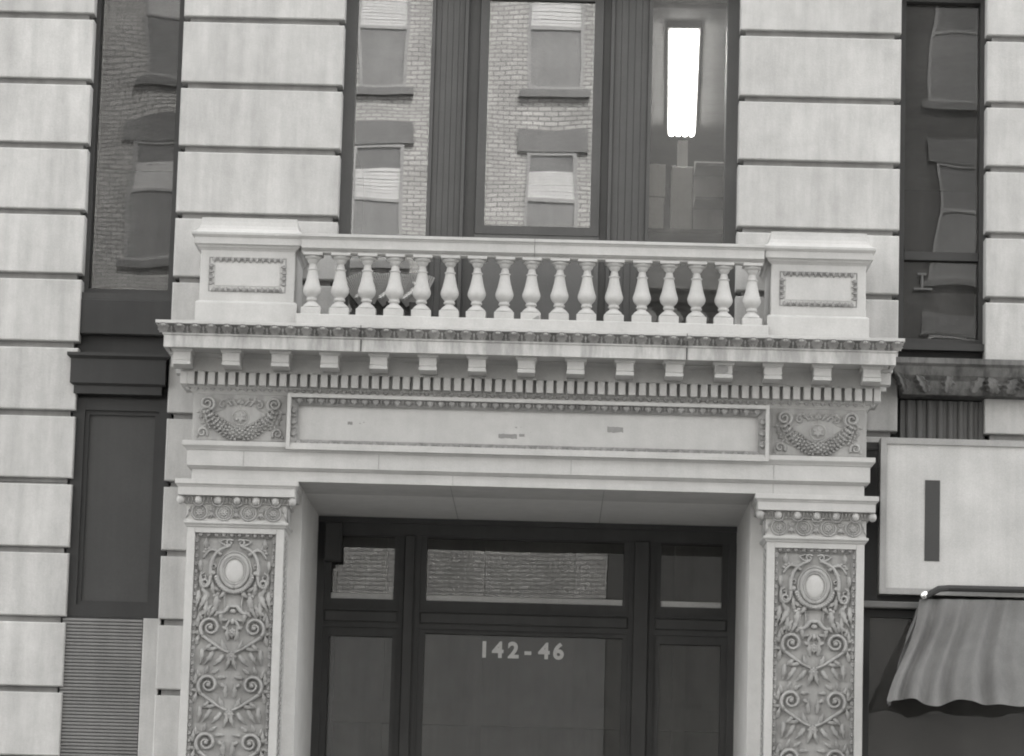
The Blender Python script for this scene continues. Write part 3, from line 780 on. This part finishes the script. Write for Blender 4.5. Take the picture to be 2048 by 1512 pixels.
        # candelabrum scrolls running down the panel, each with its sheath of leaves
        for zc_ in (3.66, 3.20, 2.74, 2.28, 1.82, 1.36):
            m = M()
            m.curve(((ax(0.020), zc_-0.20), (ax(0.10), zc_-0.17), (ax(0.245), zc_-0.06)), 0.012, 0.015, yp-0.008, 14, 1.6)
            m.spiral(ax(0.175), zc_, 0.088, 0.018, an(-48), an(-48+560), 0.016, 0.010, yp-0.010, 36, 1.8)
            m.dome(ax(0.175), zc_, 0.022, 0.022, 0.034, yp-0.004, 10, 3)
            for q in range(7):
                aa = -30+q*34; m.leaf(ax(0.175)+s*0.096*math.cos(R(aa)), zc_+0.096*math.sin(R(aa)), an(aa+38), 0.070, 0.040, 0.020, yp-0.004, 0, 1)
            for (x, z, d, L) in ((0.05, zc_-0.185, 60, 0.10), (0.11, zc_-0.155, -25, 0.10), (0.16, zc_-0.125, -55, 0.09), (0.03, zc_-0.10, 75, 0.12), (0.285, zc_-0.14, 95, 0.10), (0.012, zc_-0.225, -86, 0.12), (0.065, zc_-0.215, -62, 0.12), (0.15, zc_-0.19, -70, 0.13), (0.235, zc_-0.17, -95, 0.13), (0.275, zc_+0.01, 80, 0.10)):
                m.leaf(ax(x), z, an(d), L, 0.050, 0.022, yp-0.003, 0.2*s, 2)
            obj('leafy_scroll', m, CARVED, P_, smooth=True)
    m = M()
    m.dome(cx, 3.795, 0.030, 0.022, 0.028, yp-0.004, 10, 3); m.dome(cx, 3.71, 0.020, 0.026, 0.026, yp-0.004, 10, 3)
    m.box(cx-0.040, cx+0.040, yp-0.028, yp, 3.822, 3.845, 0.006)
    obj('centre_knot', m, CARVED, P_, smooth=True, stuff=True)
    for zc_ in (3.62, 3.43, 2.97, 2.51, 2.05, 1.59):
        m = M()
        for k in range(8): m.leaf(cx, zc_, R(45*k), 0.046, 0.034, 0.016, yp-0.006)
        m.dome(cx, zc_, 0.019, 0.019, 0.034, yp, 8, 3)
        obj('carved_flower', m, CARVED, P_, smooth=True)
    # foot of the pilaster
    obj('pilaster_base', M().mould([(0.05, 0.13), (0.05, 0.55), (0.03, 0.60), (0.03, 0.66), (0.0, 0.70)], cx-h, cx+h, y, 0.02), STONE, P_)
    return P_
pilaster(-2.333); pilaster(2.331)

# ---- the deep entrance
JAMB = obj('jamb', M().box(-2.4, -1.842, -0.008, 2.3, 0.13, 4.853), RECESS, B)
obj('jamb', M().box(1.832, 2.4, -0.008, 2.3, 0.13, 4.853), RECESS, B)
obj('recess_ceiling', M().box(-2.4, 2.4, -0.50, 2.35, 4.8535, 5.0), RECESS, B)
for x in (-0.62, 0.62): obj('stone_joint', M().box(x, x+0.005, -0.45, 2.0, 4.8505, 4.87), JOINT, JAMB)
dm = M()
yd = 2.0
dm.box(-1.842, 1.832, yd, yd+0.20, 4.805, 4.851)                 # head
dm.box(-1.841, 1.831, yd+0.03, yd+0.2, 4.70, 4.806)
dm.box(-1.842, -1.775, yd+0.01, yd+0.2, 0.13, 4.705).box(1.765, 1.832, yd+0.01, yd+0.2, 0.13, 4.705)
D_ = obj('entrance_door', dm, DOOR, B, label='dark glazed entrance screen set deep inside the portico')
for x0, x1 in ((-1.112, -0.937), (0.902, 1.12)):
    m = M().box(x0, x1, yd+0.02, yd+0.2, 0.13, 4.702); m.box(x0+0.035, x1-0.05, yd-0.01, yd+0.03, 0.13, 4.701, 0.008)
    m.box(x0+0.02, x0+0.03, yd+0.008, yd+0.03, 0.13, 4.70).box(x1-0.035, x1-0.022, yd+0.008, yd+0.03, 0.13, 4.70)
    obj('mullion', m, DOOR, D_)
for x0, x1 in ((-1.776, -1.111), (-0.938, 0.903), (1.119, 1.766)):
    m = M().box(x0, x1, yd+0.025, yd+0.2, 3.885, 4.055); m.box(x0+0.01, x1-0.01, yd, yd+0.03, 3.93, 4.03, 0.012)
    m.box(x0+0.004, x1-0.004, yd+0.012, yd+0.03, 4.04, 4.052)
    obj('transom_bar', m, DOOR, D_)
for x0, x1, zb, zt in ((-1.776, -1.111, 4.05, 4.71), (-0.938, 0.903, 4.05, 4.71), (1.119, 1.766, 4.05, 4.71), (-1.776, -1.111, 0.5, 3.89), (-0.938, 0.903, 0.5, 3.89), (1.119, 1.766, 0.5, 3.89)):
    m = M(); f_ = 0.055
    rect_frame(m, x0, x1, zb, zt, f_, yd+0.05, yd+0.19, wb=0.085 if zb > 4 else 0.2, wt=0.02 if zb > 4 else (0.04 if x0 > -1 and x1 < 1 else 0.08))
    fr_ = obj('sash', m, DOOR, D_)
    obj('pane', M().box(x0+f_-.005, x1-f_+.005, yd+0.11, yd+0.118, zb+0.05, zt-0.015), GLASS_D, fr_)
    if zb > 4: obj('ledge', M().box(x0+f_+.003, x1-f_-.003, yd+0.07, yd+0.108, zb+0.083, zb+0.138, 0.006), LEDGE, fr_)
# white street number on the glass
def digit(ch, x, z, size):
    cu = bpy.data.curves.new('digit', 'FONT'); cu.body = ch; cu.size = size; cu.extrude = 0.003; cu.offset = 0.007
    t = bpy.data.objects.new('digit', cu); COL.objects.link(t)
    dg = bpy.context.evaluated_depsgraph_get(); me_ = bpy.data.meshes.new_from_object(t.evaluated_get(dg))
    bpy.data.objects.remove(t); bpy.data.curves.remove(cu)
    me_.materials.clear(); me_.materials.append(WHITE)
    o = obj('digit', me_, None, D_, (x, yd+0.103, z)); o.rotation_euler[0] = R(90); return o
for ch, x in (('1', -0.405), ('4', -0.285), ('2', -0.150), ('-', -0.005), ('4', 0.120), ('6', 0.245)):
    digit(ch, x, 3.66, 0.19)

# ------------------------------------------------------------------ other things on and behind the front
# alarm box in the transom corner
t = thing('alarm_box', 'small dark metal box in the top left corner of the dark entrance screen', 'box', (-1.707, 1.98, 4.45))
obj('box_body', M().box(-0.078, 0.078, -0.06, 0.062, 0.0, 0.345, 0.01), SHUT, t)
obj('box_lid', M().box(-0.068, 0.068, -0.068, -0.058, 0.012, 0.333, 0.006), SHUT, t)

# shop sign
t = thing('shop_sign', 'large pale lit-style sign box with grey frame beside the right pilaster', 'sign', (0, 0, 0))
t['label'] = 'large pale sign box with grey frame right of the carved pilaster'
t.location = (3.6, -0.3, 4.08)
m = M(); rect_frame(m, -0.745, 1.6, 0, 1.268, 0.05, -0.12, 0.09)
obj('sign_frame', m, SIGNE, t)
obj('sign_face', M().box(-0.70, 1.555, -0.098, 0.08, 0.045, 1.222), SIGNF, t)
obj('letter', M().box(-0.385, -0.265, -0.104, -0.096, 0.275, 0.93), BLACK, t)

# cloth awning gathered at a knob under the sign, bottom right
t = thing('awning', 'grey cloth awning with hanging folds gathered at a bright knob under the pale sign', 'awning', (3.9, -0.9, 3.1))
m = M(); nu, nv = 90, 12; vs = []; rr = random.Random(11)
folds = [(rr.uniform(0, 1), rr.uniform(9, 26), rr.uniform(0, 6.28), rr.uniform(.4, 1)) for _ in range(7)]
for j in range(nv):
    v = j/(nv-1)
    for i in range(nu):
        u = i/(nu-1)
        xt, zt = 3.165+1.5*u, 4.035+0.02*u; xb, zb = 2.88+2.0*u**1.1, 3.18+0.02*math.sin(u*23)
        x = xt+(xb-xt)*v; z = zt+(zb-zt)*v-0.015*math.sin(u*37)*v
        f = sum(am*math.sin(fr*2*u*math.pi*0.5+ph) for _, fr, ph, am in folds)/4
        y = -0.52-0.62*v**1.2-0.15*f*(0.3+0.7*v)-0.02*math.sin(9*v+6*u)
        x += 0.03*math.sin(4*u+5*v)
        vs.append((x-3.9, y+0.9, z-3.1))
m.add(vs, [(j*nu+i, j*nu+i+1, (j+1)*nu+i+1, (j+1)*nu+i) for j in range(nv-1) for i in range(nu-1)])
obj('cloth', m, CLOTH, t, smooth=True)
fl_ = M(); vs = []
for j in range(nv):                                       # end flap going back to the wall
    v = j/(nv-1); x = 3.165+(2.88-3.165)*v; z = 4.035+(3.18-4.035)*v
    for k in range(5):
        q = k/4; vs.append((x-3.9+0.02*math.sin(k*2+j*.7)+0.06*q, -0.52-0.62*v**1.2+(0.3+0.62*v**1.2)*q*0.9+0.9, z-3.1))
fl_.add(vs, [(j*5+k, j*5+k+1, (j+1)*5+k+1, (j+1)*5+k) for j in range(nv-1) for k in range(4)])
obj('end_flap', fl_, CLOTH, t, smooth=True)
obj('knob', M().lathe([(0.004, 0.925), (0.026, 0.935), (0.036, 0.96), (0.030, 0.99), (0.006, 1.0)], -0.70, 0.34, 14), CHROME, t, smooth=True)
obj('arm', M().sweep([(-0.69, 0.33, 0.955), (-0.58, 0.36, 1.02), (-0.50, 0.40, 1.03), (0.75, 0.45, 1.04)], 0.026, 8), IRON, t)

# three pleated paper fans standing on the window ledge behind the balusters
obj('window_ledge', M().box(-1.53, -0.92, 0.02, 0.24, 6.30, 6.335), FRAME_DARK, UW)
def fan_things():
    spots = ((-1.36, 'first pleated grey paper fan from the left behind the balusters'), (-1.165, 'middle pleated grey paper fan behind the balusters'), (-0.97, 'last pleated grey paper fan, nearest the dark mullion behind the balusters'))
    proto = None
    for x, lab in spots:
        t = thing('paper_fan', lab, 'paper fan', (x, 0.12, 6.335), 'pleated fans in the window')
        if proto is None:
            m = M(); n = 45; vs = []
            for j in range(5):
                f_ = j/4
                for i in range(n):
                    a = R(58+64*i/(n-1)+8); r = 0.12+0.26*f_
                    vs.append((r*math.cos(a), -0.008*(1 if i % 2 else -1)*(0.3+f_), r*math.sin(a)-0.02))
            m.add(vs, [(j*n+i, j*n+i+1, (j+1)*n+i+1, (j+1)*n+i) for j in range(4) for i in range(n-1)])
            b1 = mesh('pleats', m, FANM)
            m = M(); rr = random.Random(5)
            for q in range(7):
                t_ = q/6; m.leaf(-0.075+0.10*t_, 0.16+0.10*t_, R(200+rr.uniform(-40, 40)), 0.06, 0.05, 0.03, -0.03, 0, 2)
            b2 = mesh('crumpled_paper', m, PAPER)
            b3 = mesh('foot', M().box(-0.05, 0.03, -0.02, 0.02, 0.0, 0.115, 0.004), FRAME_DARK)
            proto = (b1, b2, b3)
        obj('pleats', proto[0], None, t); obj('crumpled_paper', proto[1], None, t); obj('foot', proto[2], None, t)
fan_things()

# lit fluorescent fixture hanging from the ceiling behind the right pane
t = thing('fluorescent_light', 'lit four tube ceiling light seen through the right upper window', 'ceiling light', (1.31, 3.0, 9.03))
t.rotation_euler[2] = R(-1.9)
obj('light_body', M().box(-0.14, 0.14, -2.05, 2.0, 0.03, 0.10), CEIL, t)
for k in range(4):
    x = -0.099+0.066*k
    tb = obj('tube', (lambda q: q)(M().add([(x+0.027*math.cos(2*math.pi*i/10), yy, 0.027*math.sin(2*math.pi*i/10)) for yy in (-2.0, 1.97) for i in range(10)], [(i, (i+1) % 10, 10+(i+1) % 10, 10+i) for i in range(10)]+[tuple(range(9,-1,-1)), tuple(range(10, 20))])), TUBE, t)
obj('hanger', M().box(-0.01, 0.01, -1.5, -1.48, 0.10, 0.13).box(-0.01, 0.01, 1.4, 1.42, 0.10, 0.13), CEIL, t)
# cartons stacked inside the right window
def carton(x0, x1, y0, y1, z0, z1, lab):
    t = thing('carton', lab, 'carton', ((x0+x1)/2, (y0+y1)/2, z0), 'cartons inside the right window')
    a, b, h = (x1-x0)/2, (y1-y0)/2, z1-z0
    obj('box_body', M().box(-a, a, -b, b, 0, h, 0.004), BOXM, t); obj('tape', M().box(-0.02, 0.02, -b-0.002, b, h-0.03, h+0.002), LEDGE, t)
carton(0.95, 1.10, 0.70, 1.0, 7.52, 7.80, 'upper pale carton at the left edge of the right window')
carton(0.95, 1.09, 0.70, 1.0, 7.24, 7.51, 'lower pale carton at the left edge of the right window')
obj('duct', M().box(1.165, 1.345, 1.05, 1.35, 7.26, 7.86, 0.01).box(1.215, 1.30, 1.1, 1.3, 7.86, 8.10), BOXM, B)
for zq in (7.30, 7.62, 7.92): obj('wall_shelf', M().box(1.38, 1.94, 1.3, 1.7, zq, zq+0.03), BACKDARK, B)
obj('wall_board', M().box(1.38, 1.94, 1.7, 1.72, 6.9, 8.05), CARTON2, B)
obj('shelf', M().box(0.7, 1.9, 0.66, 1.1, 7.20, 7.235).box(0.7, 1.9, 0.66, 1.1, 6.6, 6.63).box(0.72, 0.76, 0.68, 1.08, 6.06, 7.2).box(1.86, 1.90, 0.68, 1.08, 6.06, 7.2), BACKDARK, B)

# ------------------------------------------------------------------ across the street (seen only in the glass)
YO = -31.2
def brick_building(x0, x1, h, mat, label, wins, floors, win_mat=None, blinds=True, sillw=0.2):
    b = thing('brick_building', label, 'building', ((x0+x1)/2, YO, 0)); cx = (x0+x1)/2
    obj('wall', M().box(x0-cx, x1-cx, -12, 0, 0.1, h), mat, b)
    obj('parapet', M().box(x0-cx-0.02, x1-cx+0.02, -0.4, 0.15, h, h+0.5), TRIM, b)
    for wx in wins:
        for (zb, zt) in floors:
            m = M(); rect_frame(m, wx-0.46-cx, wx+0.46-cx, zb, zt, 0.06, -0.02, 0.05)
            m.box(wx-0.40-cx, wx+0.40-cx, -0.02, 0.04, (zb+zt)/2-0.03+0.1, (zb+zt)/2+0.03+0.1)
            w_ = obj('window', m, FARF, b)
            obj('lintel', M().box(wx-0.62-cx, wx+0.62-cx, -0.02, 0.07, zt+0.002, zt+0.42), TRIM, w_)
            obj('sill', M().box(wx-0.6-cx, wx+0.6-cx, -0.02, 0.12, zb-0.14, zb-0.002), TRIM, w_)
            zm = (zb+zt)/2+0.1
            obj('pane', M().box(wx-0.4-cx, wx+0.4-cx, -0.02, 0.012, zm+0.5, zt-0.05), OPPANE, w_)
            if blinds:
                bm = M()
                for q in range(9): bm.box(wx-0.4-cx, wx+0.4-cx, -0.02, 0.016 if q % 2 else 0.022, zm+0.03+q*0.058, zm+0.03+q*0.058+0.05)
                obj('blind', bm, BLIND, w_)
            else: obj('pane', M().box(wx-0.4-cx, wx+0.4-cx, -0.02, 0.012, zm+0.03, zm+0.5), OPPANE, w_)
            obj('pane', M().box(wx-0.4-cx, wx+0.4-cx, -0.02, 0.012, zb+0.06, zm-0.03), OPPANE2, w_)
    return b
FL = [(9.45, 11.45), (12.60, 14.68), (15.80, 17.8), (18.95, 20.95), (22.1, 24.1), (25.25, 27.2)]
ob = brick_building(-13.5, 1.22, 29.0, BRICK, 'pale brick building across the street mirrored in the windows', (-12.2, -9.6, -6.95, -3.06, 0.03), FL)  # height raised past the mirrored storeys to block frontal skylight
obj('shop_band', M().box(-13.5+6.14, 1.22+6.14, -0.05, 0.2, 0.1, 6.9), TRIM, ob)
brick_building(1.24, 16, 27.5, BRICKD, 'dark building across the street mirrored in the right pane', (4.6, 7.2, 9.8, 12.4), FL[:5], blinds=False)
brick_building(-32, -13.55, 26, BRICKG, 'grey brick building far left across the street', (-15.5, -18.2, -21, -24), FL[:5])
brick_building(16.05, 34, 25, BRICKG, 'grey brick building far right across the street', (18.2, 21, 24, 27), FL[:5])
